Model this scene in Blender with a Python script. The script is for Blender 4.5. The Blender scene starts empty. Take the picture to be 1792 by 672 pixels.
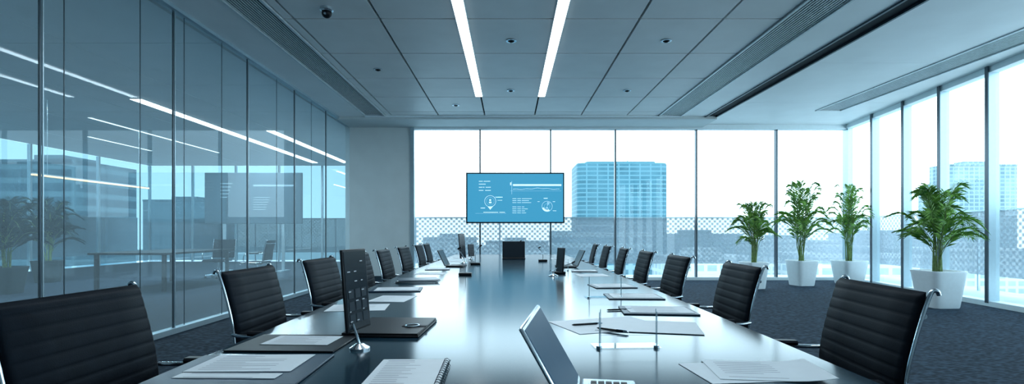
import bpy, math, random
from mathutils import Vector, Matrix, Euler
random.seed(7)
S = bpy.context.scene
COL = S.collection
F=900.0; CX=892.0; HY=406.0; CH=1.15
try:
    S.view_settings.view_transform='Standard'
    S.view_settings.look='None'
except Exception as e: print(e)

# ------------------------------------------------------------ helpers
class MB:
    def __init__(s): s.v=[];s.f=[];s.m=[]
    def add(s,vs,fs,mi=0,M=None):
        o=len(s.v)
        for p in vs:
            p=Vector(p)
            if M is not None: p=M@p
            s.v.append(tuple(p))
        for f in fs:
            s.f.append(tuple(i+o for i in f)); s.m.append(mi)
        return s
    def box(s,x0,x1,y0,y1,z0,z1,mi=0,M=None):
        vs=[(x0,y0,z0),(x1,y0,z0),(x1,y1,z0),(x0,y1,z0),(x0,y0,z1),(x1,y0,z1),(x1,y1,z1),(x0,y1,z1)]
        return s.add(vs,[(3,2,1,0),(4,5,6,7),(0,1,5,4),(1,2,6,5),(2,3,7,6),(3,0,4,7)],mi,M)
    def prism(s,poly,z0,z1,mi=0,M=None):
        n=len(poly)
        vs=[(x,y,z0) for x,y in poly]+[(x,y,z1) for x,y in poly]
        fs=[tuple(reversed(range(n))),tuple(range(n,2*n))]+[(i,(i+1)%n,n+(i+1)%n,n+i) for i in range(n)]
        return s.add(vs,fs,mi,M)
    def loft(s,rings,mi=0,M=None,cap=True,flip=False):
        n=len(rings[0]); vs=[p for r in rings for p in r]; fs=[]
        for k in range(len(rings)-1):
            for i in range(n):
                a=k*n+i;b=k*n+(i+1)%n
                fs.append((a,b,b+n,a+n))
        if cap:
            fs.append(tuple(reversed(range(n)))); L=(len(rings)-1)*n
            fs.append(tuple(range(L,L+n)))
        if flip: fs=[tuple(reversed(f)) for f in fs]
        return s.add(vs,fs,mi,M)
    def tube(s,pts,r,n=8,mi=0,M=None,ry=None):
        pts=[Vector(p) for p in pts]; rings=[]
        rs=r if isinstance(r,(list,tuple)) else [r]*len(pts)
        t0=(pts[1]-pts[0]).normalized()
        up=Vector((0,0,1)) if abs(t0.z)<.9 else Vector((0,1,0))
        u=t0.cross(up).normalized()
        for i,p in enumerate(pts):
            if i==0: t=pts[1]-pts[0]
            elif i==len(pts)-1: t=pts[-1]-pts[-2]
            else: t=(pts[i+1]-pts[i]).normalized()+(pts[i]-pts[i-1]).normalized()
            t.normalize()
            u=(u-t*u.dot(t)).normalized(); w=t.cross(u)
            rings.append([tuple(p+(u*math.cos(a)+w*math.sin(a))*rs[i]) for a in [2*math.pi*k/n for k in range(n)]])
        return s.loft(rings,mi,M)
    def cyl(s,p0,p1,r0,r1=None,n=16,mi=0,M=None):
        return s.tube([p0,p1],[r0,r0 if r1 is None else r1],n,mi,M)
    def lathe(s,prof,n=24,mi=0,c=(0,0,0),M=None):
        rings=[[(c[0]+r*math.cos(a),c[1]+r*math.sin(a),c[2]+z) for a in [2*math.pi*k/n for k in range(n)]] for r,z in prof]
        return s.loft(rings,mi,M)
    def quad(s,x0,x1,y0,y1,z,mi=0,M=None):
        return s.add([(x0,y0,z),(x1,y0,z),(x1,y1,z),(x0,y1,z)],[(0,1,2,3)],mi,M)

def catmull(pts,per=6):
    P=[Vector(p) for p in pts]; P=[P[0]*2-P[1]]+P+[P[-1]*2-P[-2]]; out=[]
    for i in range(1,len(P)-2):
        for k in range(per):
            t=k/per
            a,b,c,d=P[i-1],P[i],P[i+1],P[i+2]
            out.append(0.5*((2*b)+(c-a)*t+(2*a-5*b+4*c-d)*t*t+(-a+3*b-3*c+d)*t**3))
    out.append(P[-2]); return out

def part(name,mb,mats,parent=None,smooth=True,bevel=0,label=None,loc=None,rot=None,ang=35):
    me=bpy.data.meshes.new(name); me.from_pydata(mb.v,[],mb.f)
    if not isinstance(mats,(list,tuple)): mats=[mats]
    for m in mats: me.materials.append(m)
    for i,p in enumerate(me.polygons): p.material_index=mb.m[i]
    me.validate(); me.update()
    if smooth:
        for p in me.polygons: p.use_smooth=True
        try: me.set_sharp_from_angle(angle=math.radians(ang))
        except Exception: pass
    o=bpy.data.objects.new(name,me); COL.objects.link(o)
    if parent: o.parent=parent
    if loc: o.location=loc
    if rot: o.rotation_euler=rot
    if label: o["label"]=label
    if bevel:
        b=o.modifiers.new("bevel","BEVEL"); b.width=bevel; b.segments=2; b.limit_method='ANGLE'; b.angle_limit=math.radians(40)
    return o
def thing(name,label,cat,loc=(0,0,0),rz=0,group=None,rot=None):
    e=bpy.data.objects.new(name,None); e.empty_display_size=.1
    COL.objects.link(e); e.location=loc; e.rotation_euler=rot if rot else (0,0,rz)
    e["label"]=label; e["category"]=cat
    if group: e["group"]=group
    return e
def solo(name,mb,mats,label,cat,loc=(0,0,0),rz=0,group=None,bevel=0,smooth=True,rot=None):
    o=part(name,mb,mats,None,smooth,bevel,label,loc,rot if rot else (0,0,rz)); o["category"]=cat
    if group: o["group"]=group
    return o
def struct(name,mb,mats,bevel=0,smooth=False):
    o=part(name,mb,mats,None,smooth,bevel); o["kind"]="structure"; return o
def dup(root,loc,rz=0,label=None):
    def rec(o,par):
        c=o.copy(); COL.objects.link(c)
        if par: c.parent=par
        for ch in [x for x in bpy.data.objects if x.parent==o]: rec(ch,c)
        return c
    c=rec(root,None); c.location=loc; c.rotation_euler=(0,0,rz)
    if label: c["label"]=label
    return c

# ------------------------------------------------------------ materials
def mat(name,col,rough=.5,metal=0.,var=.08,scale=20,bump=0.,bscale=200,emit=None,es=0,spec=.5,coat=0,col2=None,stint=None):
    m=bpy.data.materials.new(name); m.use_nodes=True; nt=m.node_tree; b=nt.nodes["Principled BSDF"]
    tc=nt.nodes.new("ShaderNodeTexCoord"); nz=nt.nodes.new("ShaderNodeTexNoise"); nz.inputs["Scale"].default_value=scale
    nt.links.new(tc.outputs["Object"],nz.inputs["Vector"])
    cr=nt.nodes.new("ShaderNodeValToRGB"); cr.color_ramp.elements[0].position=.3; cr.color_ramp.elements[1].position=.7
    c2=col2 if col2 else tuple(min(1,c*(1+var)) for c in col)
    c1=tuple(c*(1-var) for c in col)
    cr.color_ramp.elements[0].color=(*c1,1); cr.color_ramp.elements[1].color=(*c2,1)
    nt.links.new(nz.outputs["Fac"],cr.inputs["Fac"]); nt.links.new(cr.outputs["Color"],b.inputs["Base Color"])
    b.inputs["Roughness"].default_value=rough; b.inputs["Metallic"].default_value=metal
    b.inputs["Specular IOR Level"].default_value=spec; b.inputs["Coat Weight"].default_value=coat
    if stint: b.inputs["Specular Tint"].default_value=(*stint,1)
    if bump:
        n2=nt.nodes.new("ShaderNodeTexNoise"); n2.inputs["Scale"].default_value=bscale
        nt.links.new(tc.outputs["Object"],n2.inputs["Vector"])
        bp=nt.nodes.new("ShaderNodeBump"); bp.inputs["Strength"].default_value=bump; bp.inputs["Distance"].default_value=.003
        nt.links.new(n2.outputs["Fac"],bp.inputs["Height"]); nt.links.new(bp.outputs["Normal"],b.inputs["Normal"])
    if emit:
        b.inputs["Emission Color"].default_value=(*emit,1); b.inputs["Emission Strength"].default_value=es
    return m
def glassmat(name,tint,r0,rough=0.0,power=5.0,haze=0.0,haze_col=(.6,.78,.86),rmax=1.0):
    m=bpy.data.materials.new(name); m.use_nodes=True; nt=m.node_tree; N=nt.nodes; L=nt.links
    N.remove(N["Principled BSDF"]); out=N["Material Output"]
    tr=N.new("ShaderNodeBsdfTransparent"); tr.inputs[0].default_value=(*tint,1)
    gl=N.new("ShaderNodeBsdfGlossy"); gl.inputs["Roughness"].default_value=rough; gl.inputs["Color"].default_value=(.8,.93,1,1)
    lw=N.new("ShaderNodeLayerWeight"); lw.inputs["Blend"].default_value=.5
    pw=N.new("ShaderNodeMath"); pw.operation='POWER'; pw.inputs[1].default_value=power
    ma=N.new("ShaderNodeMath"); ma.operation='MULTIPLY_ADD'; ma.inputs[1].default_value=rmax-r0; ma.inputs[2].default_value=r0
    mx=N.new("ShaderNodeMixShader")
    L.new(lw.outputs["Facing"],pw.inputs[0]); L.new(pw.outputs[0],ma.inputs[0]); L.new(ma.outputs[0],mx.inputs[0])
    L.new(tr.outputs[0],mx.inputs[1]); L.new(gl.outputs[0],mx.inputs[2])
    res=mx.outputs[0]
    if haze:  # diffuse and translucent share paints haze onto the glass
        df=N.new("ShaderNodeBsdfDiffuse"); df.inputs[0].default_value=(*haze_col,1)
        tl=N.new("ShaderNodeBsdfTranslucent"); tl.inputs[0].default_value=(*haze_col,1)
        m1=N.new("ShaderNodeMixShader"); m1.inputs[0].default_value=.5; L.new(df.outputs[0],m1.inputs[1]); L.new(tl.outputs[0],m1.inputs[2])
        m2=N.new("ShaderNodeMixShader"); m2.inputs[0].default_value=haze; L.new(res,m2.inputs[1]); L.new(m1.outputs[0],m2.inputs[2]); res=m2.outputs[0]
    L.new(res,out.inputs["Surface"])
    return m

M_tile=mat("ceiling_tile",(.68,.71,.72),.42,var=.04,scale=2)
M_tileR=mat("ceiling_panel_light",(.70,.75,.77),.40,var=.03,scale=2)
M_back=mat("ceiling_void",(.004,.007,.010),.8,spec=.05)
M_plaster=mat("plaster_blue_grey",(.50,.57,.59),.6,var=.03,scale=3)
M_vent=mat("vent_metal",(.55,.62,.65),.35,.3)
M_vdark=mat("vent_dark",(.010,.016,.022),.6,spec=.1)
M_alu=mat("window_aluminium",(.34,.46,.52),.3,.5,var=.03)
M_aludark=mat("dark_aluminium",(.035,.06,.08),.35,.5,var=.03)
M_white=mat("white_trim",(.66,.76,.8),.4,var=.02)
M_winglass=glassmat("window_glass",(.94,.985,1.0),.03)
M_annexglass=glassmat("tinted_window_glass",(.15,.225,.255),.05)  # tint dims the sky to imitate pale window reflections
M_partglass=glassmat("partition_glass",(.84,.94,.97),.032,power=5.0,haze=.22,haze_col=(.58,.78,.87),rmax=.4)
M_chrome=mat("chrome",(.48,.56,.62),.2,1.,var=.03)
M_leather=mat("black_leather",(.0035,.005,.008),.52,var=.2,bump=.15,bscale=250,spec=.07,stint=(.55,.8,1))
M_black=mat("black_plastic",(.004,.006,.009),.4,spec=.15)
M_paper=mat("paper",(.46,.53,.58),.6,var=.02)
M_ink=mat("ink",(.08,.10,.15),.6)
M_folder=mat("dark_blue_folder",(.008,.025,.05),.35,bump=.1,spec=.25)
M_pot=mat("white_glazed_pot",(.80,.88,.91),.3,var=.02)
M_soil=mat("soil",(.05,.035,.025),.9,bump=.8,bscale=60)
M_leaf=mat("palm_leaf",(.05,.22,.035),.42,var=.4,scale=9,col2=(.28,.52,.09),spec=.3)
M_stem=mat("palm_stem",(.13,.21,.06),.6,var=.4,scale=30)
M_light=mat("strip_light_diffuser",(.9,.9,.9),.5,emit=(.9,.97,1),es=6)
M_lightdim=mat("strip_light_cool",(.9,.9,.9),.5,emit=(.75,.92,1),es=2)
M_warm=mat("strip_light_warm",(.9,.7,.4),.5,emit=(1,.66,.28),es=1.0)
M_screen=mat("display_blue",(.01,.02,.03),.35,emit=(.05,.345,.585),es=1.0,spec=.2)
M_glyph=mat("display_white",(.6,.7,.75),.5,emit=(.55,.83,.95),es=.9)
M_glyph2=mat("display_pale",(.3,.4,.5),.5,emit=(.22,.56,.76),es=.8)
M_glyph3=mat("tablet_key_grey",(.03,.05,.07),.5,emit=(.4,.55,.65),es=.5)
M_keydark=mat("tablet_key_dark",(.015,.025,.035),.5,spec=.1)
M_scrdark=mat("display_off",(.004,.007,.011),.2,emit=(.01,.02,.03),es=.3,spec=.1)
M_silver=mat("silver_aluminium",(.6,.68,.74),.25,.9,var=.02)
M_acr=glassmat("acrylic",(.975,.992,1),.025)
M_acre=mat("acrylic_edge",(.20,.32,.38),.15,var=.05)
M_terr=mat("terrace_paving",(.34,.40,.43),.7,scale=3)
M_table=mat("table_lacquer",(.005,.018,.030),.15,var=.25,scale=3,spec=.19,stint=(.38,.74,1.0))
def mat_carpet():
    m=bpy.data.materials.new("carpet"); m.use_nodes=True; nt=m.node_tree; N=nt.nodes; L=nt.links; b=N["Principled BSDF"]
    tc=N.new("ShaderNodeTexCoord"); mp=N.new("ShaderNodeMapping"); mp.inputs["Scale"].default_value=(20,50,1)
    n1=N.new("ShaderNodeTexNoise"); n1.inputs["Scale"].default_value=1; n1.inputs["Detail"].default_value=5; n1.inputs["Roughness"].default_value=.7
    v=N.new("ShaderNodeTexVoronoi"); v.inputs["Scale"].default_value=.9
    L.new(tc.outputs["Object"],mp.inputs[0]); L.new(mp.outputs[0],n1.inputs["Vector"]); L.new(mp.outputs[0],v.inputs["Vector"])
    mm=N.new("ShaderNodeMath"); mm.operation='MULTIPLY'; L.new(v.outputs["Distance"],mm.inputs[0]); L.new(n1.outputs["Fac"],mm.inputs[1])
    cr=N.new("ShaderNodeValToRGB"); cr.color_ramp.elements[0].position=.12; cr.color_ramp.elements[1].position=.42
    cr.color_ramp.elements[0].color=(.004,.009,.016,1); cr.color_ramp.elements[1].color=(.030,.052,.080,1)
    L.new(mm.outputs[0],cr.inputs[0]); L.new(cr.outputs[0],b.inputs["Base Color"])
    bp=N.new("ShaderNodeBump"); bp.inputs["Strength"].default_value=.5; bp.inputs["Distance"].default_value=.01
    L.new(mm.outputs[0],bp.inputs["Height"]); L.new(bp.outputs[0],b.inputs["Normal"])
    b.inputs["Roughness"].default_value=.85; b.inputs["Specular IOR Level"].default_value=.08
    return m
M_carpet=mat_carpet()
def mat_perf():
    m=bpy.data.materials.new("perforated_metal"); m.use_nodes=True; nt=m.node_tree; N=nt.nodes; L=nt.links; b=N["Principled BSDF"]; out=N["Material Output"]
    b.inputs["Base Color"].default_value=(.33,.38,.43,1); b.inputs["Roughness"].default_value=.5
    tc=N.new("ShaderNodeTexCoord"); sp=N.new("ShaderNodeSeparateXYZ"); L.new(tc.outputs["Object"],sp.inputs[0])
    def sn(src,k):
        a=N.new("ShaderNodeMath"); a.operation='MULTIPLY'; a.inputs[1].default_value=k; L.new(src,a.inputs[0])
        c=N.new("ShaderNodeMath"); c.operation='SINE'; L.new(a.outputs[0],c.inputs[0]); return c.outputs[0]
    p=2*math.pi/.14
    mu=N.new("ShaderNodeMath"); mu.operation='MULTIPLY'; L.new(sn(sp.outputs[0],p),mu.inputs[0]); L.new(sn(sp.outputs[2],p*1.05),mu.inputs[1])
    mr=N.new("ShaderNodeMapRange"); mr.inputs["From Min"].default_value=-.5; mr.inputs["From Max"].default_value=.35; mr.inputs["To Min"].default_value=.04; mr.inputs["To Max"].default_value=.24
    L.new(mu.outputs[0],mr.inputs["Value"])
    tr=N.new("ShaderNodeBsdfTransparent"); mx=N.new("ShaderNodeMixShader")
    L.new(mr.outputs[0],mx.inputs[0]); L.new(b.outputs[0],mx.inputs[1]); L.new(tr.outputs[0],mx.inputs[2])
    L.new(mx.outputs[0],out.inputs["Surface"]); return m
M_perf=mat_perf()
def mat_facade(name,c1,c2,sx,sz,mort=.16,vary=.55):
    m=bpy.data.materials.new(name); m.use_nodes=True; nt=m.node_tree; N=nt.nodes; L=nt.links; b=N["Principled BSDF"]
    tc=N.new("ShaderNodeTexCoord"); sp=N.new("ShaderNodeSeparateXYZ"); L.new(tc.outputs["Object"],sp.inputs[0])
    ad=N.new("ShaderNodeMath"); ad.operation='ADD'; L.new(sp.outputs[0],ad.inputs[0]); L.new(sp.outputs[1],ad.inputs[1])
    cb=N.new("ShaderNodeCombineXYZ"); L.new(ad.outputs[0],cb.inputs[0]); L.new(sp.outputs[2],cb.inputs[1])
    br=N.new("ShaderNodeTexBrick"); br.offset=0; br.inputs["Scale"].default_value=1; br.inputs["Brick Width"].default_value=sx; br.inputs["Row Height"].default_value=sz
    br.inputs["Mortar Size"].default_value=sz*mort; br.inputs["Mortar Smooth"].default_value=.2
    br.inputs["Color1"].default_value=(*c1,1); br.inputs["Color2"].default_value=tuple(c*.75 for c in c1)+(1,); br.inputs["Mortar"].default_value=(*c2,1)
    L.new(cb.outputs[0],br.inputs["Vector"])
    nz=N.new("ShaderNodeTexNoise"); nz.inputs["Scale"].default_value=.12; nz.inputs["Detail"].default_value=3; L.new(tc.outputs["Object"],nz.inputs["Vector"])
    mx=N.new("ShaderNodeMix"); mx.data_type='RGBA'; mx.inputs[7].default_value=(*c2,1)
    mr=N.new("ShaderNodeMapRange"); mr.inputs["From Min"].default_value=.35; mr.inputs["From Max"].default_value=.65; mr.inputs["To Max"].default_value=vary; L.new(nz.outputs["Fac"],mr.inputs["Value"]); L.new(mr.outputs[0],mx.inputs[0])
    L.new(br.outputs["Color"],mx.inputs[6]); L.new(mx.outputs[2],b.inputs["Base Color"]); b.inputs["Roughness"].default_value=.6; b.inputs["Specular IOR Level"].default_value=.2
    return m
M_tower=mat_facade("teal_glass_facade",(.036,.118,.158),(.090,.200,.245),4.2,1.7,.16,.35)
M_tower2=mat_facade("pale_glass_facade",(.11,.185,.225),(.21,.29,.33),2.6,2.0,.16)  # distance haze is put into the paler facade colours
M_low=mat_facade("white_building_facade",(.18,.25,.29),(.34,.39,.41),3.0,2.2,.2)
M_mid=mat_facade("grey_blue_banded_facade",(.035,.12,.17),(.20,.30,.34),60.0,3.2,.22)
M_city=mat("city_ground",(.33,.38,.40),.9,var=.2,scale=.03)  # ground kept pale, haze put into its colour

# ------------------------------------------------------------ room shell
CEIL=3.72; BY=12.3; LX=-3.83; YB=-3.4
def RX(y): return 8.08+.142*(y-12.3)
AX=-14.0; AY=20.0
mb=MB()
mb.prism([(AX,YB),(RX(YB),YB),(RX(BY),BY),(LX,BY),(LX,AY),(AX,AY)],-.15,0)
struct("floor",mb,M_carpet)
mb=MB(); mb.prism([(LX+.1,BY+.1),(RX(BY)+.1,BY+.1),(RX(YB)+.1,YB),(RX(YB)+2.2,YB),(RX(14)+2.0,14.2),(LX+.1,14.2)],-.2,-.03)
mb.prism([(AX,AY+.1),(LX,AY+.1),(LX,AY+1.9),(AX,AY+1.9)],-.2,-.03)
struct("floor_terrace",mb,M_terr)
mb=MB()
mb.prism([(AX,YB),(RX(YB)+.1,YB),(RX(BY)+.1,BY+.1),(LX,BY+.1),(LX,AY+.1),(AX,AY+.1)],CEIL+.05,CEIL+.25,0)
g=.015
rows=[YB]+[11.0-1.2*k for k in range(11,-1,-1)]+[11.4]
def tiles(x0,x1,rws,mi):
    for a,b in zip(rws[:-1],rws[1:]): mb.box(x0+g,x1-g,a+g,b-g,CEIL,CEIL+.045,mi)
xs=[-2.73,-2.60,-1.57,-.55,.55,1.57,2.58,3.28]
for a,b in zip(xs[:-1],xs[1:]): tiles(a,b,rows,1)
mb.box(LX,-3.2,YB,11.4,CEIL-.01,CEIL+.05,2)
mb.box(3.80,4.35,YB,11.4,CEIL-.01,CEIL+.05,2)
rr=[YB,.6,3.0,5.4,7.8,10.2,BY]
for a,b in zip(rr[:-1],rr[1:]):
    mb.box(4.60,6.45,a+.004,b-.004,CEIL-.005,CEIL+.05,2)
    mb.prism([(7.0,a+.004),(RX(a),a+.004),(RX(b),b-.004),(7.0,b-.004)],CEIL-.005,CEIL+.05,2)
mb.box(6.45,7.0,10.86,BY,CEIL-.005,CEIL+.05,2)
for a in range(-3,20,2):
    for x in range(-14,-4,2):
        mb.box(x+.01,min(x+2,LX-.02)-.01,a+.01,min(a+2,AY)-.01,CEIL,CEIL+.05,2)
struct("ceiling",mb,[M_back,M_tile,M_tileR])
mb=MB(); mb.box(LX,4.60,11.4,BY+.05,CEIL-.07,CEIL+.06)
struct("trim_1",mb,M_plaster,bevel=.006)
mb=MB(); mb.box(-3.2,3.8,11.33,11.395,CEIL-.035,CEIL+.05)
struct("trim_2",mb,M_white)
def vent(n,x0,x1,y0,y1,ns):
    mb=MB(); mb.box(x0,x1,y0,y1,CEIL+.02,CEIL+.06,1)
    mb.box(x0,x0+.03,y0,y1,CEIL-.02,CEIL+.04,0); mb.box(x1-.03,x1,y0,y1,CEIL-.02,CEIL+.04,0)
    mb.box(x0,x1,y1-.03,y1,CEIL-.02,CEIL+.04,0)
    w=(x1-x0-.06)/ns
    for i in range(ns): mb.box(x0+.03+w*(i+.28),x0+.03+w*(i+.72),y0,y1-.03,CEIL-.003,CEIL+.006,0)
    struct(n,mb,[M_vent,M_vdark])
vent("trim_3",-3.2,-2.73,YB,11.38,12)
vent("trim_4",3.28,3.80,YB,11.38,12)
vent("trim_5",6.45,7.0,YB,10.86,12)
mb=MB(); mb.box(4.33,4.36,YB,BY,CEIL-.03,CEIL+.05,0); mb.box(4.57,4.60,YB,BY,CEIL-.03,CEIL+.05,0); mb.box(4.36,4.57,YB,BY,CEIL+.0,CEIL+.05,1)
struct("trim_6",mb,[M_aludark,M_vdark])
mb=MB(); mb.box(LX-.1,-2.36,BY,BY+.25,0,CEIL+.05); struct("wall_back",mb,M_plaster)
mb=MB(); mb.box(LX-.1,LX+.05,BY+.25,AY,0,CEIL+.05); struct("wall_annex",mb,M_plaster)
mb=MB(); mb.box(AX,RX(YB)+.1,YB-.15,YB,0,CEIL+.05); struct("wall_front",mb,M_plaster)
mb=MB(); mb.box(AX-.15,AX,YB,3,0,CEIL+.05); struct("wall_left",mb,M_plaster)
mb=MB(); mb.box(LX-.1,-2.36,BY-.02,BY,0,.10); struct("baseboard_back",mb,M_aludark)
bx=[-2.32,-.71,.98,2.53,4.47,6.39,8.08]
wn=1
def pane(a,b,z0,z1,m):
    global wn
    mb=MB(); mb.add([(a[0],a[1],z0),(b[0],b[1],z0),(b[0],b[1],z1),(a[0],a[1],z1)],[(0,1,2,3)])
    struct("window_%d"%wn,mb,m); wn+=1
for a,b in zip(bx[:-1],bx[1:]): pane((a,BY+.05),(b,BY+.05),.06,CEIL,M_winglass)
tn=7
def trim(mb,m):
    global tn
    struct("trim_%d"%tn,mb,m); tn+=1
for i,x in enumerate(bx):
    mb=MB()
    if i==0: mb.box(x-.05,x+.04,BY-.04,BY+.14,0,CEIL)
    elif i==6: mb.box(x-.03,x+.09,BY-.06,BY+.14,0,CEIL)
    else: mb.box(x-.016,x+.016,BY-.01,BY+.10,.06,CEIL)
    trim(mb,M_alu if i in(0,6) else M_aludark)
mb=MB(); mb.box(-2.36,8.1,BY-.04,BY+.14,0,.07); mb.box(-2.36,8.1,BY-.02,BY+.12,CEIL-.12,CEIL+.04)
trim(mb,M_white)
ry=[12.3,11.17,10.08,9.05,7.97,6.9,5.8,4.7,3.6,2.5,1.4,.3,-.8,-1.9,YB]
ta=math.atan(.142)
for a,b in zip(ry[:-1],ry[1:]): pane((RX(a)+.05,a),(RX(b)+.05,b),.06,CEIL,M_winglass)
for y in ry[1:]:
    mb=MB(); Mx=Matrix.Translation((RX(y)+.03,y,0))@Matrix.Rotation(-ta,4,'Z')
    mb.box(-.09,.07,-.022,.022,.05,CEIL,0,Mx); mb.box(-.10,-.085,-.032,.032,.05,CEIL,1,Mx)
    trim(mb,[M_alu,M_aludark])
mb=MB(); mb.prism([(RX(YB)-.06,YB),(RX(YB)+.12,YB),(RX(BY)+.12,BY),(RX(BY)-.06,BY)],0,.08)
mb.prism([(RX(YB)-.04,YB),(RX(YB)+.12,YB),(RX(BY)+.12,BY),(RX(BY)-.04,BY)],CEIL-.10,CEIL+.04)
trim(mb,M_white)
# left glass partition
ly=[YB,-2.4,-.75,.9,2.54,4.19,5.85,7.5,9.14,10.7,BY]
for a,b in zip(ly[:-1],ly[1:]): pane((LX,a),(LX,b),.05,CEIL-.04,M_partglass)
for y in ly[1:-1]:
    mb=MB(); mb.box(LX-.008,LX+.006,y-.008,y+.008,.05,CEIL-.03); trim(mb,M_aludark)
    mb=MB(); mb.box(LX+.0,LX+.010,y+.018,y+.028,.05,CEIL-.03); trim(mb,M_alu)
for y in (4.42,5.33,6.05,6.84,8.45,9.93):  # thin dark lines imitating post edges reflected in the panes
    mb=MB(); mb.box(LX-.004,LX+.003,y-.003,y+.003,.05,CEIL-.03); trim(mb,M_aludark)
mb=MB(); mb.box(LX-.05,LX+.05,YB,BY,0,.06); mb.box(LX-.05,LX+.05,YB,BY,CEIL-.05,CEIL+.04)
trim(mb,M_alu)
ax=[AX+i*(LX-.1-AX)/6 for i in range(7)]
for a,b in zip(ax[:-1],ax[1:]):  # panes added to imitate windows mirrored in the partition
    pane((a,AY),(b,AY),.06,CEIL,M_annexglass)
    mb=MB(); mb.box(a-.03,a+.03,AY-.05,AY+.05,0,CEIL); trim(mb,M_alu)
ay=[3,5.4,7.8,10.2,12.6,15,17.5,20]
for a,b in zip(ay[:-1],ay[1:]):  # side panes added to carry on the mirrored window band
    pane((AX,a),(AX,b),.06,CEIL,M_annexglass)
    mb=MB(); mb.box(AX-.05,AX+.05,a-.03,a+.03,0,CEIL); trim(mb,M_alu)

# ------------------------------------------------------------ terrace railings
def railing(p0,p1,z0,z1,name_label):
    p0=Vector((*p0,0));p1=Vector((*p1,0)); d=p1-p0; Ln=d.length; a=math.atan2(d.y,d.x)
    e=thing("terrace_railing",name_label,"railing",tuple(p0),a)
    mb=MB(); mb.add([(0,0,z0),(Ln,0,z0),(Ln,0,z1),(0,0,z1)],[(0,1,2,3)]); part("perforated_panel",mb,M_perf,e,False)
    mb=MB(); mb.box(0,Ln,-.02,.02,z1,z1+.03); part("top_rail",mb,M_alu,e,False)
    n=max(1,int(Ln/3.2))
    for i in range(n+1):
        x=Ln*i/n; mb=MB(); mb.box(x-.02,x+.02,.015,.05,-.04,z1); part("post",mb,M_alu,e,False)
fc=(RX(14)+1.55,13.8)
railing((LX+.2,13.8),(fc[0]-.05,13.8),.30,1.52,"perforated pale metal terrace railing outside the glazed wall")
railing(fc,(RX(0)+1.65,0),.30,1.56,"perforated pale metal terrace railing along the side windows")
railing((AX,AY+1.5),(LX-.1,AY+1.5),.3,1.7,"perforated metal railing beyond the next room")  # added to imitate the railing mirrored in the partition
railing((AX-1.2,4),(AX-1.2,AY+1),.3,1.7,"perforated metal railing outside the next room's side windows")

# ------------------------------------------------------------ city
def bpos(px,d): return (px-CX)*d/F
def ZZ(py,d): return CH-(py-HY)*d/F
G=-70
mb=MB(); mb.box(-1500,1500,40,2500,G-1,G)
mb.box(-1500,-30,-200,40,G-1,G)
struct("ground_city",mb,M_city)
d=200; e=thing("office_tower","tall teal glass office tower with stepped flat crown","building",(bpos(1093,d),d+14,G))
w=bpos(1167,d)-bpos(1016,d)+2.5; hh=ZZ(285,d)-G
n=40
def sup(w,dp,z,p=4):
    r=[]
    for k in range(n):
        a=2*math.pi*k/n; c=math.cos(a); s=math.sin(a)
        r.append((abs(c)**(2/p)*w/2*(1 if c>0 else -1),abs(s)**(2/p)*dp/2*(1 if s>0 else -1),z))
    return r
mb=MB(); mb.loft([sup(w,22,0,12),sup(w,22,hh,12)]); part("tower_body",mb,M_tower,e)
mb=MB(); mb.loft([sup(w*.99,21,hh,12),sup(w*.99,21,hh+.5,12)]); mb.loft([sup(w*.78,16,hh+.5,12),sup(w*.78,16,hh+1.4,12)])
mb.cyl((w*.12,0,hh+1.3),(w*.12,0,hh+3),.2,.2,6)
part("tower_crown",mb,mat("tower_crown",(.04,.15,.19),.5),e)
def bld(px0,px1,py,d,m,label,dep=20,roof=True):
    e=thing("city_building",label,"building",((bpos(px0,d)+bpos(px1,d))/2,d+dep/2,G))
    w=bpos(px1,d)-bpos(px0,d); h=ZZ(py,d)-G
    mb=MB(); mb.box(-w/2,w/2,-dep/2,dep/2,0,h); part("building_body",mb,m,e,False)
    if roof:
        mb=MB(); mb.box(-w*.5,w*.5,-dep/2-.3,dep/2,h,h+.8); mb.box(-w*.2,w*.15,-dep/4,dep/4,h+.8,h+2.6); part("roof_plant",mb,m,e,False)
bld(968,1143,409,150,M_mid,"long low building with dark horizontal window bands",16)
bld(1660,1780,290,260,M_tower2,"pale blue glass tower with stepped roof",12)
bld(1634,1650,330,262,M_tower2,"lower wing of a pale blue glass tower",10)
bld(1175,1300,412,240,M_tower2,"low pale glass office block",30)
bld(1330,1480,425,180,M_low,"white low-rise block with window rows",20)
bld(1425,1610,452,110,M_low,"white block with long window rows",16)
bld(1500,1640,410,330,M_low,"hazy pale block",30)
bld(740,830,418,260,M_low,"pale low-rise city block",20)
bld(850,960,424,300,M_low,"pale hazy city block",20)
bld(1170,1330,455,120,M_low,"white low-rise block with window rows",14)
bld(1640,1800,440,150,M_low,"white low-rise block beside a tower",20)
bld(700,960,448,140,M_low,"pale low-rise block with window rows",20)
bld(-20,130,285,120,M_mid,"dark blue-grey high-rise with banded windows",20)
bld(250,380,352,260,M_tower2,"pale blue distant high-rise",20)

# ------------------------------------------------------------ ceiling fixtures
def strip(x,y0,y1,m,label,z=CEIL,w=.115,g=None):
    e=thing("linear_ceiling_light",label,"ceiling light",(x,(y0+y1)/2,z),group=g); L=(y1-y0)/2
    mb=MB(); mb.box(-w/2-.008,w/2+.008,-L-.008,L+.008,-.012,.0); part("light_housing",mb,M_white,e,False)
    mb=MB(); mb.box(-w/2,w/2,-L,L,-.018,-.010); part("light_diffuser",mb,m,e,False)
    return e
for x in(-.58,.60): strip(x,.5,9.7,M_light,"long recessed white linear light in the tiled ceiling",w=.125,g="linear ceiling lights")
strip(-7.2,9.9,19,M_light,"long white linear light in the next room",w=.22)
strip(-6.05,13,19,M_light,"long white linear light in the next room",w=.20)
strip(-9.4,11.5,16.6,M_lightdim,"thin linear light in the next room",w=.07)
strip(-11.3,13.8,16.2,M_lightdim,"thin linear light in the next room",w=.07)
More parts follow.
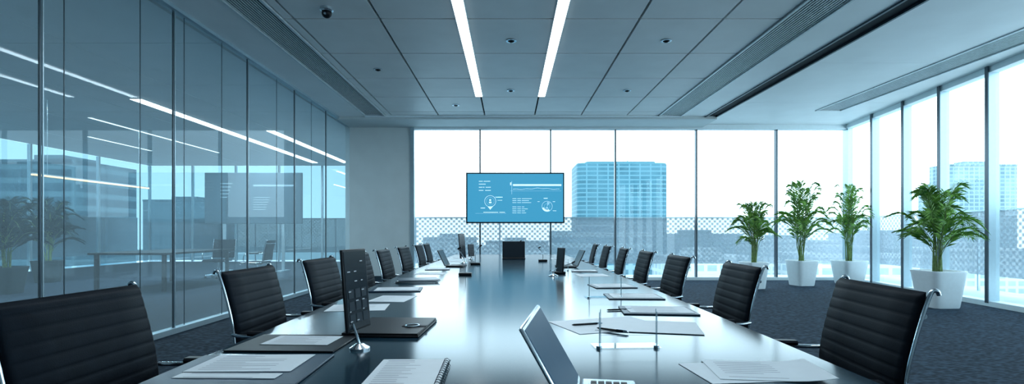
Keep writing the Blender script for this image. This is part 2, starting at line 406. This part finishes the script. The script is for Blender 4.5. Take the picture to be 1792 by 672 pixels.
def pendant(x,y0,y1,z,m,label):
    e=thing("linear_pendant_light",label,"pendant light",(x,(y0+y1)/2,z)); L=(y1-y0)/2
    mb=MB(); mb.box(-.03,.03,-L,L,0,.02); part("light_housing",mb,M_alu,e,False)
    mb=MB(); mb.box(-.03,.03,-L,L,-.03,0); part("light_diffuser",mb,m,e,False)
    for y in(-L*.8,L*.8):
        mb=MB(); mb.cyl((0,y,.02),(0,y,CEIL-z),.003,n=6); part("suspension_wire",mb,M_alu,e)
pendant(-9.0,9.7,12.8,2.25,M_warm,"warm glowing linear pendant in the next room")
def downlight():
    e=thing("ceiling_downlight","small round dark recessed ceiling downlight with metal ring","ceiling light",group="recessed ceiling downlights")
    mb=MB(); mb.lathe([(.044,-.001),(.072,-.001),(.072,-.010),(.056,-.014),(.044,-.010)],24); part("trim_ring",mb,M_chrome,e)
    mb=MB(); mb.lathe([(.045,-.002),(.045,-.012),(.02,-.028),(.003,-.03)],20); part("lamp_lens",mb,M_black,e)
    return e
dl=downlight(); pos=[(.02,6.9),(2.1,6.9),(-2.08,8.12),(.02,9.33),(2.13,9.33),(-1.09,10.4)]
dl.location=(*pos[0],CEIL)
for p in pos[1:]: dup(dl,(*p,CEIL))
e=thing("security_camera","black dome security camera under a metal ceiling mount","security camera",(-2.1,5.9,CEIL))
mb=MB(); mb.lathe([(.001,0),(.075,0),(.075,-.03),(.06,-.045),(.001,-.045)],24); part("ceiling_mount",mb,M_silver,e)
mb=MB(); mb.lathe([(.052,-.04)]+[(.056*math.cos(a),-.06-.056*math.sin(a)) for a in [k*math.pi/16 for k in range(8)]]+[(.001,-.116)],24); part("camera_dome",mb,M_black,e)
mb=MB(); mb.cyl((0,-.02,-.08),(0,-.062,-.085),.016,.014,12); part("camera_lens",mb,M_chrome,e)

# ------------------------------------------------------------ wall display
e=thing("wall_display","large thin wall display showing blue infographic slides","screen",(.13,12.06,1.365))
W=2.29;H=1.17
mb=MB(); mb.box(-W/2-.01,W/2+.01,0,.06,-.01,H+.01); part("display_frame",mb,M_black,e,True,.006)
mb=MB(); mb.box(-W/2+.022,W/2-.022,-.004,.002,.022,H-.022); part("display_screen",mb,M_screen,e,False)
for x in(-.84,.85):
    mb=MB(); mb.box(x-.03,x+.03,.06,.235,.25,H-.25); part("mounting_bracket",mb,M_aludark,e,False)
def sx(px): return (px-902)/75.0
def sz(py): return (390-py)/75.0
mb=MB()
def bar(x0,x1,y0,y1,mi=0): mb.box(sx(x0),sx(x1),-.008,-.004,sz(y1),sz(y0),mi)
for (a,b,y) in [(838,845,317),(846.5,858,317),(838,850,322),(838,844,327.5),(845,848,327.5),(850,859,327.5),(838,846,333),(849,859,333),(868,880,345),(846,872,371.5),(874,884,371.5),(841,849,364)]: bar(a,b,y-.5,y+.5)
bar(832,886,373.2,373.6,1); bar(895.5,896.3,317,340,1); bar(893,895,319,324); bar(898,983,322,325.2)
bar(893,983,333.6,334,1)
pv=None
for k in range(22):
    X=898+k*3.9; Y=331-1.8*math.exp(-((k-12)/5)**2)-.6*math.sin(k*1.3)
    if pv: mb.add([(sx(pv[0]),-.0075,sz(pv[1]+.25)),(sx(X),-.0075,sz(Y+.25)),(sx(X),-.0075,sz(Y-.25)),(sx(pv[0]),-.0075,sz(pv[1]-.25))],[(0,1,2,3)],0)
    pv=(X,Y)
for k,y in enumerate([347.5,351,354.5,362,365.5,369,372.5]): 
    bar(897,904,y-.35,y+.35); bar(905.5,912,y-.35,y+.35); bar(913.5,[931,926,930,918,924,919,921][k],y-.35,y+.35)
bar(952,959,346.3,347.5); bar(968,972,352.3,353.1); bar(968,974,368.4,369.2); bar(941,945,352.3,353)
def ring(cx,cy,r0,r1,a0=0,a1=2*math.pi,mi=0,n=28):
    vs=[];fs=[]
    for k in range(n+1):
        a=a0+(a1-a0)*k/n
        for r in(r0,r1): vs.append((sx(cx)+r/75*math.sin(a),-.007,sz(cy)+r/75*math.cos(a)))
    for k in range(n): fs.append((2*k,2*k+1,2*k+3,2*k+2))
    mb.add(vs,fs,mi)
ring(858,352,9.6,10.2); ring(858,352,6.6,7,mi=1); ring(858,350,.1,1.8); bar(855.8,860.2,352.8,355.6)
mb.add([(sx(853.5),-.007,sz(361.5)),(sx(862.5),-.007,sz(361.5)),(sx(858),-.007,sz(367))],[(0,2,1)])
bar(866,878,344.6,345.0); bar(871,879,350,350.7)
ring(958,361,8.9,9.3); ring(958,361,6,9,2.6,4.4); ring(958,361,4.6,5,mi=1); ring(958,361,0.1,8,0,.7,mi=1); ring(958,361,.1,4,2.6,3.9,mi=1)
part("screen_graphic",mb,[M_glyph,M_glyph2],e,False)
e=thing("display_reflection","large switched-off display on a floor stand in the next room","screen",(-7.48,15,0))  # added panel in place of the wall display's mirror image
M_gd=mat("display_reflection_glow",(.05,.09,.12),.6,spec=.1,emit=(.05,.10,.13),es=.4)  # faint glow imitates the mirrored screen's light
mb=MB(); mb.box(-1.42,1.42,0,.07,1.39,2.88); part("display_frame",mb,M_gd,e,True,.008)
mb=MB(); mb.box(-1.39,1.39,-.004,.0,1.42,2.85); part("display_screen",mb,M_gd,e,False)
M_gg=mat("reflection_glyph",(.2,.3,.35),.6,emit=(.15,.25,.30),es=.5)
mb=MB()
for k in range(5): mb.box(-.95,-.6-.04*k,-.008,-.004,2.55-.10*k,2.575-.10*k)
mb.box(0,1.2,-.008,-.004,2.48,2.53)
for k in range(6): mb.box(0,.5-.03*k,-.008,-.004,2.15-.07*k,2.165-.07*k)
part("screen_graphic",mb,M_gg,e,False)
for s in(-1,1):
    mb=MB(); mb.box(s*.86-.04,s*.86+.04,.02,.06,0.03,1.4); mb.box(s*.86-.09,s*.86+.09,-.3,.35,0,.03); part("stand_leg",mb,M_alu,e,False)

# ------------------------------------------------------------ conference table
T0,T1=.55,9.1
def half(y):
    t=(y-T0)/(T1-T0); return .965+.05*math.sin(math.pi*t)
pl=[(half(T0+(T1-T0)*k/24),T0+(T1-T0)*k/24) for k in range(25)]
poly=pl+[(-x,y) for x,y in reversed(pl)]
e=thing("conference_table","long boat-shaped dark glossy conference table","table",(0,0,0))
mb=MB(); mb.prism(poly,.715,.75); part("table_top",mb,M_table,e,True,.004,ang=25)
mb=MB(); mb.prism([(x*.80,T0+.16+(y-T0)*(T1-T0-.32)/(T1-T0)) for x,y in poly],.69,.715); part("apron",mb,M_aludark,e)
for y in(1.6,4.8,8.0):
    mb=MB(); mb.box(-.35,.35,y-.06,y+.06,.03,.69); mb.box(-.45,.45,y-.2,y+.2,0,.03); part("pedestal",mb,M_black,e,True,.01)

# ------------------------------------------------------------ chairs
def chair():
    e=thing("office_chair","black ribbed leather conference chair with chrome frame","chair",group="conference chairs around the long table")
    seat=catmull([(.27,0,.415),(.245,0,.447),(.12,0,.455),(-.04,0,.448),(-.16,0,.445),(-.215,0,.468)],8)
    back=catmull([(-.232,0,.49),(-.248,0,.58),(-.262,0,.70),(-.284,0,.80),(-.310,0,.895),(-.328,0,.957)],10)
    def pad(P,ribs,w,flip):
        L=[0]
        for a,b in zip(P[:-1],P[1:]): L.append(L[-1]+(b-a).length)
        n=ribs*8; rings=[]
        for i in range(n+1):
            s=L[-1]*i/n; k=0
            while k<len(L)-2 and L[k+1]<s: k+=1
            t=(s-L[k])/(L[k+1]-L[k]); p=P[k].lerp(P[k+1],t)
            tg=(P[min(k+2,len(P)-1)]-P[max(k-1,0)]).normalized()
            nr=Vector((tg.z,0,-tg.x))
            if flip: nr=-nr
            q=abs(math.sin(math.pi*ribs*i/n)); end=min(1,min(i,n-i)/4+.15)
            f=(.016+.0024*q**.35)*end; bk=(.013+.003*q**.4)*end
            ring=[]
            ys=[-w,-w+.005,-w+.016,-w*.5,0,w*.5,w-.016,w-.005,w]; fo=[.2,.65,.96,1,1,1,.96,.65,.2]
            for y,c in zip(ys,fo): ring.append(tuple(p+nr*f*c+Vector((0,y,0))))
            for y,c in zip(reversed(ys),reversed(fo)): ring.append(tuple(p-nr*bk*c+Vector((0,y,0))))
            rings.append(ring)
        mb=MB(); mb.loft(rings,flip=flip); return mb
    part("seat",pad(seat,10,.266,True),M_leather,e,ang=60)
    part("backrest",pad(back,11,.266,False),M_leather,e,ang=60)
    prof=[(.235,.405),(.262,.398),(.278,.412),(.265,.44),(.235,.45),(.12,.452),(-.04,.446),(-.15,.444),(-.205,.46),(-.232,.495),(-.248,.58),(-.262,.70),(-.284,.80),(-.310,.895),(-.328,.948),(-.337,.962),(-.350,.960),(-.355,.948)]
    for sgn in(-1,1):
        P=catmull([(x-.008,sgn*.271,z) for x,z in prof],4)
        mb=MB(); mb.tube(P,.0068,8); part("side_frame",mb,M_chrome,e,ang=60)
        A=catmull([(.10,sgn*.285,.44),(.165,sgn*.305,.50),(.16,sgn*.31,.60),(.10,sgn*.31,.648),(-.06,sgn*.31,.655),(-.20,sgn*.305,.655),(-.262,sgn*.286,.66)],5)
        mb=MB(); mb.tube(A,.009,8); part("armrest",mb,M_chrome,e,ang=60)
        mb=MB(); mb.loft([[(x,sgn*.31+dy,.662+dz) for dy,dz in((-.02,0),(.02,0),(.024,.01),(.016,.018),(-.016,.018),(-.024,.01))] for x in(.10,.05,-.1,-.17)]); part("arm_pad",mb,M_black,e)
    mb=MB(); mb.tube([(-.318,-.273,.88),(-.346,-.12,.88),(-.346,.12,.88),(-.318,.273,.88)],.009,8); part("back_cross_bar",mb,M_chrome,e)
    for xx in(-.1,.12):
        mb=MB(); mb.tube([(xx,-.273,.430),(xx,.273,.430)],.010,8); part("seat_cross_bar",mb,M_chrome,e)
    mb=MB(); mb.box(-.12,.14,-.06,.06,.395,.428); part("tilt_mechanism",mb,M_black,e,True,.008)
    mb=MB(); mb.cyl((0,0,.09),(0,0,.26),.030,.026,16); mb.cyl((0,0,.26),(0,0,.40),.016,.016,12); part("gas_column",mb,M_chrome,e)
    for k in range(5):
        a=2*math.pi*k/5+.3; c=Vector((math.cos(a),math.sin(a),0)); s=Vector((-c.y,c.x,0))
        mb=MB(); rings=[]
        for r,w,z0,z1 in((.02,.026,.075,.125),(.15,.020,.078,.112),(.30,.014,.070,.09)):
            p=c*r; rings.append([tuple(p+s*dx+Vector((0,0,z))) for dx,z in((-w,z0),(w,z0),(w*.8,z1),(-w*.8,z1))])
        mb.loft(rings); part("leg",mb,M_chrome,e)
        mb=MB(); p=c*.295
        for q in(-.014,.014): mb.cyl(tuple(p+s*(q-.009)+Vector((0,0,.027))),tuple(p+s*(q+.009)+Vector((0,0,.027))),.027,n=14)
        mb.cyl(tuple(p+Vector((0,0,.03))),tuple(p+Vector((0,0,.075))),.008,n=8); part("caster",mb,M_black,e)
    return e
near_l=[1.34,2.46,3.45,4.42,5.33,6.38,7.5]
near_r=[1.67,2.80,3.92,4.92,5.93,6.98,7.98]
rt=[.06,.02,-.03,.0,.03,-.02,.02]
c0=chair(); c0.location=(-1.05,near_l[0]+.28,0); c0.rotation_euler=(0,0,-.02)
for i,y in enumerate(near_l[1:]): dup(c0,(-1.06,y+.28,0),rt[i+1]-.02)
dup(c0,(-1.06,8.5,0),0)
for i,y in enumerate(near_r): dup(c0,(1.04 if i==0 else 1.055,y+.28,0),math.pi-(.12 if i==0 else .04+rt[i]*.8))
for k,(x,y,r) in enumerate([(-5.9,12.0,3.2),(-7.3,12.9,-1.5)]):
    c=dup(c0,(x,y,0),r,"black office chair with chrome frame in the next room"); c["group"]="chairs in the next room"
e=thing("meeting_table","dark rectangular meeting table in the next room","table",(-7.3,11.0,0))
mb=MB(); mb.box(-.75,.75,-1.2,1.2,.71,.75); part("table_top",mb,M_black,e,True,.004)
for x,y in((-.65,-1.1),(.65,-1.1),(-.65,1.1),(.65,1.1)):
    mb=MB(); mb.box(x-.03,x+.03,y-.03,y+.03,0,.71); part("leg",mb,M_black,e)

# ------------------------------------------------------------ plants
def plant(loc,H,R,pw,ph,seed,label,leafm=None,group="tall potted palms by the windows",nf=30,potm=None):
    rnd=random.Random(seed); e=thing("potted_palm",label,"plant",loc,rnd.uniform(0,.35),group=group)
    def rr(w,z,n=36):
        out=[]
        for i in range(n):
            a=2*math.pi*i/n; c,s=math.cos(a),math.sin(a); p=.36
            out.append((w*(1 if c>0 else -1)*abs(c)**p,w*(1 if s>0 else -1)*abs(s)**p,z))
        return out
    hw=pw/2*.86
    mb=MB(); mb.loft([rr(hw*.72,0),rr(hw*.75,.02),rr(hw*.97,ph*.92),rr(hw,ph*.96),rr(hw,ph),rr(hw*.9,ph),rr(hw*.86,ph-.05)]); part("pot",mb,potm or M_pot,e,ang=50)
    mb=MB(); mb.loft([rr(hw*.80,ph-.06),rr(hw*.82,ph-.035)]); part("soil",mb,M_soil,e)
    zs=ph+(H-ph)*.30
    stems=[]; mb=MB()
    for k in range(9):
        a=rnd.uniform(0,6.28); r0=rnd.uniform(.01,.06); r1=rnd.uniform(.02,.10); h=zs+rnd.uniform(-.22,.26)
        p0=Vector((r0*math.cos(a),r0*math.sin(a),ph-.05)); p1=Vector((r1*math.cos(a),r1*math.sin(a),h)); stems.append((p1,a))
        mb.tube([p0,p0.lerp(p1,.5),p1],[.014,.011,.007],7)
    part("stems",mb,M_stem,e)
    mb=MB()
    for k in range(nf):
        b,_=stems[k%9]; az=k*2.399+rnd.uniform(-.3,.3); u=k/nf
        base=Vector(b)-Vector((0,0,rnd.uniform(0,.10)))
        h=Vector((math.cos(az),math.sin(az),0)); side=Vector((-h.y,h.x,0)); P=[]
        reach=R*(rnd.uniform(.75,1.12) if u<.55 else rnd.uniform(.25,.7))
        rise=(H-base.z)*(rnd.uniform(.25,.7) if u<.55 else rnd.uniform(.72,1.05))
        tipd=rise*rnd.uniform(.10,.45) if u<.55 else rise*rnd.uniform(.0,.12)
        N=28
        for i in range(N+1):
            t=i/N; z=rise*math.sin(min(1,t*1.1)*math.pi/2)-tipd*max(0,(t-.5)/.5)**1.8
            P.append(base+h*(reach*(t**1.3))+Vector((0,0,z)))
        mb.tube(P[::4],[.0045]*4+[.003]*3+[.0015],5,1)
        for i in range(7,N+1):
            t=i/N; tg=(P[i]-P[i-1]).normalized(); ll=(.165*math.sin(math.pi*min(1,.2+.68*t))+.03)*(R/.52)*rnd.uniform(.85,1.12)
            for sgn in(-1,1):
                dr=(tg*.85+side*sgn*.75+Vector((0,0,rnd.uniform(-.08,.22)))).normalized()
                if i==N: dr=(tg+side*sgn*.2).normalized()
                nrm=dr.cross(tg).normalized(); wv=dr.cross(nrm).normalized()*.0056
                p0=P[i]; pm=p0+dr*ll*.4+Vector((0,0,.006)); pe=p0+dr*ll-Vector((0,0,ll*rnd.uniform(.02,.32)))
                mb.add([p0,pm-wv,pe,pm+wv],[(0,1,2),(0,2,3)],0)
    part("foliage",mb,[leafm or M_leaf,M_stem],e,False)
    return e
plant((4.98,10.5,0),1.80,.46,.54,.54,11,"bushy green palm in a white tapered pot behind the chairs",nf=36)
plant((6.3,11.1,0),2.26,.56,.60,.54,12,"tall green palm in a white tapered pot by the glazed wall",nf=38)
plant((7.52,11.4,0),2.16,.48,.68,.52,13,"green palm in a wide white pot in the window corner",nf=34)
plant((6.58,7.9,0),1.87,.54,.64,.56,14,"large green palm in a white tapered pot beside the side windows",nf=40)
dk=mat("shaded_palm_leaf",(.01,.03,.035),.6,var=.4,scale=9,spec=.1)  # shade put into leaf and pot colour for silhouettes
dp=mat("shaded_pot",(.03,.05,.06),.6)
plant((-9.4,9.6,0),1.75,.6,.6,.5,21,"palm silhouette darkened to imitate a plant reflected in the glass",dk,"palms in the next room",potm=dp,nf=44)
plant((-10.6,11.8,0),1.9,.65,.6,.5,22,"wide palm silhouette darkened to imitate a plant reflected in the glass",dk,"palms in the next room",potm=dp,nf=44)

# ------------------------------------------------------------ table objects
TZ=.7504
def paper(w,d,lines,name,label,x,y,rz,z=TZ,cat="paper",curl=0,margin=.12,group=None):
    mb=MB(); n=8; t=.0012
    def hz(v): return curl*(max(0,v-.6)/.4)**2
    rings=[]
    for i in range(n+1):
        xx=-w/2+w*i/n; h=hz(i/n)
        rings.append([(xx,-d/2,h),(xx,d/2,h),(xx,d/2,h+t),(xx,-d/2,h+t)])
    mb.loft(rings,flip=True)
    rnd=random.Random(int(abs(x*991+y*577))); 
    for k in range(lines):
        yy=d/2-d*margin-(d*(1-2*margin))*k/max(1,lines-1)
        if rnd.random()<.12: continue
        xe=w*(.12 if curl else .28) if rnd.random()>.25 else rnd.uniform(-.1,.1)*w
        mb.quad(-w/2+w*.1,xe,yy-.0016,yy+.0016,t+.0003,1)
    return solo(name,mb,[M_paper,M_ink],label,cat,(x,y,z),rz,group=group)
def folder(w,d,x,y,rz,label,name="document_folder",h=.006,m=None):
    mb=MB(); mb.box(-w/2,w/2,-d/2,d/2,0,h)
    return solo(name,mb,m or M_folder,label,"folder",(x,y,TZ),rz,bevel=.002)
folder(.41,.33,-.765,1.49,.03,"dark blue document folder lying by the near chair")
paper(.30,.20,9,"printed_sheet","white printed sheet on a dark blue folder",-.77,1.545,.02,TZ+.0066)
paper(.28,.05,2,"printed_sheet","white sheet with bold heading on a dark blue folder",-.77,1.405,-.02,TZ+.0066)
folder(.37,.27,-.765,1.84,-.03,"dark document folder under a printed sheet",m=M_black)
paper(.24,.15,8,"printed_sheet","white printed sheet on a dark folder",-.75,1.865,-.05,TZ+.0066)
e=thing("leather_portfolio","thick black leather portfolio with strap ring and pen","portfolio",(-.485,2.13,TZ),-.05)
mb=MB(); mb.box(-.15,.15,-.185,.185,0,.008); mb.box(-.147,.147,-.182,.182,.008,.016); part("cover",mb,M_black,e,True,.003)
mb=MB(); mb.tube([(.09+.028*math.cos(a),-.03+.028*math.sin(a),.019) for a in [k*math.pi/8 for k in range(17)]],.003,6); part("ring",mb,M_chrome,e)
mb=MB(); mb.box(.05,.15,-.045,-.015,.0162,.018); part("strap",mb,M_leather,e)
e=thing("spiral_notebook","white spiral notebook with printed lines","notebook",(-.285,1.415,TZ),.02)
mb=MB(); mb.box(-.10,.10,-.17,.17,0,.008); part("page_block",mb,M_paper,e,True,.0015)
mb=MB()
for k in range(16):
    yy=.13-k*.018; mb.quad(-.08,-.02+.07*random.random(),yy-.0014,yy+.0014,.0084)
mb.quad(-.08,.0,.145,.150,.0084)
part("printed_lines",mb,M_ink,e,False)
mb=MB(); mb.tube([(.098+.009*math.cos(j*math.pi/4),-.155+.31*j/112,.0045+.009*math.sin(j*math.pi/4)+.0045) for j in range(113)],.0012,5)
part("spiral_binding",mb,M_aludark,e)
def tstand(x,y,rz,label,w=.20,h=.28,zb=.055,m=None,glyph=True,base=.045,tilt=.08,fwd=.03):
    e=thing("tablet_stand",label,"tablet stand",(x,y,TZ),rz)
    mb=MB(); mb.lathe([(.001,0),(base,0),(base,.006),(base*.6,.014),(.012,.02),(.001,.02)],24,c=(-w*.35,-fwd,0)); part("stand_base",mb,M_chrome,e)
    mb=MB(); mb.tube([(-w*.35,-fwd,.015),(-w*.35,-fwd*.6,.05),(-w*.2,.020,zb+.05),(0,.024,zb+h*.4)],.005,8); part("stand_pole",mb,M_chrome,e)
    Mx=Matrix.Translation((0,.0,zb))@Matrix.Rotation(-tilt,4,'X')
    mb=MB(); mb.box(-w/2,w/2,0,.010,0,h,0,Mx); p=part("tablet_body",mb,M_black,e,True,.004)
    mb=MB(); mb.box(-w/2+.008,w/2-.008,-.0015,.001,.008,h-.008,0,Mx); part("tablet_screen",mb,m or M_scrdark,p,False)
    if glyph:
        mb=MB(); rnd=random.Random(3)
        for r in range(3):
            for c in range(3):
                xx=-w*.38+c*w*.27; zz=h*.10+r*h*.15
                mb.box(xx,xx+w*.20,-.003,-.0015,zz,zz+h*.11,1,Mx)
        for r in range(7):
            zz=h*(.12+.12*r)
            for c in range(3):
                if rnd.random()<.6: mb.box(-w*.38+c*w*.27,-w*.38+c*w*.27+w*rnd.uniform(.05,.12),-.0035,-.0032,zz,zz+h*.012,0,Mx)
        part("screen_graphic",mb,[M_glyph3,M_keydark],p,False)
    return e
tstand(-.53,1.82,1.37,"black tablet with white keypad graphics on a chrome pole stand",w=.17,h=.285,base=.034,fwd=.03)
tstand(-.60,6.67,1.35,"thin black tablet on a stand seen edge-on",w=.24,h=.32,zb=.06,glyph=False)
tstand(.44,4.6,-1.35,"thin black tablet leaning on a small stand",w=.20,h=.22,zb=.04,glyph=False)
tstand(-.56,7.6,1.2,"slim tablet on a stand by the far chairs",w=.20,h=.18,zb=.04,glyph=False)
def laptop(x,y,rz,label,w,bd,lh,lean,scr,bodym,name="laptop"):
    e=thing(name,label,"laptop",(x,y,TZ),rz)
    mb=MB(); mb.box(-w/2,w/2,-bd,0,0,.014); b=part("base",mb,bodym,e,True,.004)
    mb=MB(); nx=int((w-.02)/.019)
    for r in range(max(2,int((bd-.03)/.019))):
        for c in range(nx):
            x0=-w/2+.01+c*.019; y0=-.022-r*.019; mb.box(x0,x0+.015,y0-.015,y0,.0135,.017)
    part("keyboard",mb,M_black,b,False)
    Mx=Matrix.Translation((0,.004,.012))@Matrix.Rotation(-lean,4,'X')
    mb=MB(); mb.box(-w/2,w/2,0,.009,0,lh,0,Mx); l=part("lid",mb,bodym,e,True,.004)
    mb=MB(); mb.box(-w/2+.010,w/2-.010,-.001,.001,.014,lh-.010,0,Mx); part("laptop_screen",mb,scr,l,False)
    return e
M_scrblue=mat("tablet_screen_blue",(.006,.018,.034),.4,emit=(.022,.07,.13),es=.6,spec=.04)
laptop(.165,1.19,math.radians(90-9),"silver tablet computer with dark blue screen and keyboard dock",.34,.135,.225,.52,M_scrblue,M_silver,"tablet_computer")
laptop(.06,7.75,0,"small black laptop open at the far end of the table",.34,.20,.25,.15,M_scrdark,M_black)
laptop(-.72,6.0,1.5,"thin dark laptop open beside a chair",.30,.2,.2,.45,M_scrdark,M_black)
laptop(.74,5.9,-1.5,"thin dark laptop open beside a chair",.30,.2,.2,.45,M_scrdark,M_black)
def acrylic(x,y,rz,s,label):
    e=thing("acrylic_sign_holder",label,"sign holder",(x,y,TZ),rz)
    mb=MB(); mb.quad(-.11*s,.12*s,-.04*s,.04*s,.003); part("base_plate",mb,[M_acr],e,False)
    for xx in(-.095,.105):
        hz=.125*s; X=xx*s
        mb=MB(); mb.add([(X,-.035*s,.004),(X+.02*s,.035*s,.004),(X+.02*s,.035*s,hz),(X,-.035*s,hz)],[(0,1,2,3)])
        mb.box(X-.0012,X+.0012,-.036*s,-.034*s,.003,hz,1); mb.box(X+.02*s-.001,X+.02*s+.001,.034*s,.035*s,.003,hz,1)
        part("upright_panel",mb,[M_acr,M_acre],e,False)
        mb=MB(); mb.cyl((X,-.03*s,.0),(X,-.03*s,.009),.010*s,n=12); part("clamp",mb,M_chrome,e)
    mb=MB(); mb.box(-.095*s,.105*s,-.034*s,-.033*s,.045*s,.046*s,0); part("cross_rod",mb,M_acre,e,False)
acrylic(.40,1.80,.05,1.0,"clear acrylic sign holder with two upright panels")
acrylic(.57,3.15,.1,1.0,"clear acrylic sign holder beside a folder")
acrylic(.50,5.3,.1,.9,"small clear acrylic sign holder")
paper(.42,.30,0,"paper_sheet","large blank white sheet lying at an angle",.42,2.22,.35)
paper(.42,.28,0,"paper_sheet","large blank white sheet overlapping another",.58,2.17,-.22,TZ+.0018)
paper(.30,.21,9,"printed_sheet","curled white printed sheet near the table edge",.73,1.475,-.12,TZ+.0018,curl=.012)
paper(.297,.21,0,"paper_sheet","white sheet fanned under a printed one",.67,1.47,.10,TZ)
def clip(x,y,w,d,rz):
    folder(w,d,x,y,rz,"dark clipboard under a printed sheet",name="clipboard")
    paper(w*.86,d*.80,8,"printed_sheet","white printed sheet on a dark clipboard",x+.005,y,rz+.02,TZ+.0066)
clip(.745,2.60,.36,.26,-.1); clip(.76,3.17,.33,.27,-.05); clip(.75,3.78,.30,.28,.08); 
paper(.28,.26,7,"printed_sheet","white printed sheet at an empty seat",.76,4.75,.1)
clip(.76,5.25,.26,.24,-.1)
paper(.28,.26,7,"printed_sheet","white printed sheet at an empty seat",.76,6.7,.1)
paper(.28,.26,7,"printed_sheet","white printed sheet at an empty seat",.76,7.7,-.1)
paper(.30,.24,8,"printed_sheet","white printed sheet at an empty seat",-.80,2.72,.12)
paper(.22,.28,8,"printed_sheet","white printed sheet near the stack",-.70,3.08,-.1)
clip(-.78,3.55,.34,.26,.1)
e=thing("document_stack","loose stack of white documents beside a pen tray","documents",(-.74,4.15,TZ),.1)
for k in range(4):
    mb=MB(); mb.box(-.16,.16,-.12,.12,k*.006,k*.006+.004,0,Matrix.Rotation(.12*(k-1.5),4,'Z')); part("sheet_bundle",mb,M_paper if k%2==0 else M_folder,e,False)
paper(.28,.24,7,"printed_sheet","white printed sheet at an empty seat",-.76,4.95,-.08)
clip(-.77,5.5,.26,.24,.1)
paper(.28,.24,7,"printed_sheet","white printed sheet at an empty seat",-.76,7.0,-.08)
paper(.28,.24,7,"printed_sheet","white printed sheet at an empty seat",-.76,7.9,.08)
def pen(x,y,rz,z):
    e=thing("pen","slim dark ballpoint pen on a paper","pen",(x,y,z+.0045),rz)
    mb=MB(); mb.tube([(-.07,0,0),(-.06,0,0),(.05,0,0)],[.001,.0042,.0042],8); part("barrel",mb,M_black,e)
    mb=MB(); mb.cyl((.05,0,0),(.072,0,0),.0044,.003,8); mb.box(.02,.065,-.001,.001,.0042,.006); part("clip",mb,M_chrome,e)
pen(.33,2.20,.3,TZ+.0014); pen(.41,2.06,-.7,TZ+.003); pen(.56,2.62,.2,TZ)
def mic(x,y,label,h=.3,lean=.12):
    e=thing("desk_microphone",label,"microphone",(x,y,TZ))
    mb=MB(); mb.box(-.06,.06,-.05,.05,0,.025); part("mic_base",mb,M_black,e,True,.008)
    P=catmull([(0,0,.02),(0,0,h*.5),(lean*.4,0,h*.8),(lean,0,h)],5); mb=MB(); mb.tube(P,.004,6); part("gooseneck",mb,M_chrome,e)
    mb=MB(); mb.tube([P[-1],P[-1]+Vector((.03,0,.02))],[.009,.008],8); part("mic_head",mb,M_black,e)
mic(-.41,4.75,"black desk microphone with curved gooseneck",.24,-.07); mic(.47,4.9,"black desk microphone with short gooseneck",.10); mic(-.42,6.3,"black desk microphone with gooseneck",.22,.05); mic(.12,8.6,"black desk microphone at the far table end",.24,.05); mic(.45,7.0,"black desk microphone with gooseneck",.18,-.06)

# ------------------------------------------------------------ world + lights
w=bpy.data.worlds.new("World"); S.world=w; w.use_nodes=True; N=w.node_tree.nodes; L=w.node_tree.links
bg=N["Background"]; bg.inputs[1].default_value=5.3
tc=N.new("ShaderNodeTexCoord"); sp=N.new("ShaderNodeSeparateXYZ"); cr=N.new("ShaderNodeValToRGB")
L.new(tc.outputs["Generated"],sp.inputs[0]); L.new(sp.outputs[2],cr.inputs[0]); L.new(cr.outputs[0],bg.inputs[0])
cr.color_ramp.elements[0].position=0; cr.color_ramp.elements[0].color=(.69,.89,.99,1)
cr.color_ramp.elements[1].position=.5; cr.color_ramp.elements[1].color=(.59,.83,.97,1)
def area(x,y,z,sx_,sy_,e,col):
    l=bpy.data.lights.new("area_lamp","AREA"); l.shape='RECTANGLE'; l.size=sx_; l.size_y=sy_; l.energy=e; l.color=col
    o=bpy.data.objects.new("area_lamp",l); COL.objects.link(o); o.location=(x,y,z); return o
for x in(-.58,.60): area(x,5.1,CEIL-.03,.12,9.2,80,(.82,.94,1))
area(-7.2,14,CEIL-.03,.14,9,480,(.72,.91,1))  # follows the strip, raised as added fill for the next room
area(-9.4,8,CEIL-.03,.14,9,420,(.72,.91,1))  # added fill to brighten the next room, without its own fixture

cam=bpy.data.cameras.new("camera"); co=bpy.data.objects.new("camera",cam); COL.objects.link(co)
co.location=(0,0,CH); co.rotation_euler=(math.pi/2,0,0)
cam.sensor_width=36; cam.lens=F/1792*36; cam.shift_y=(HY-336)/1792; cam.shift_x=(896-CX)/1792; cam.clip_end=5000; cam.clip_start=.02
S.camera=co
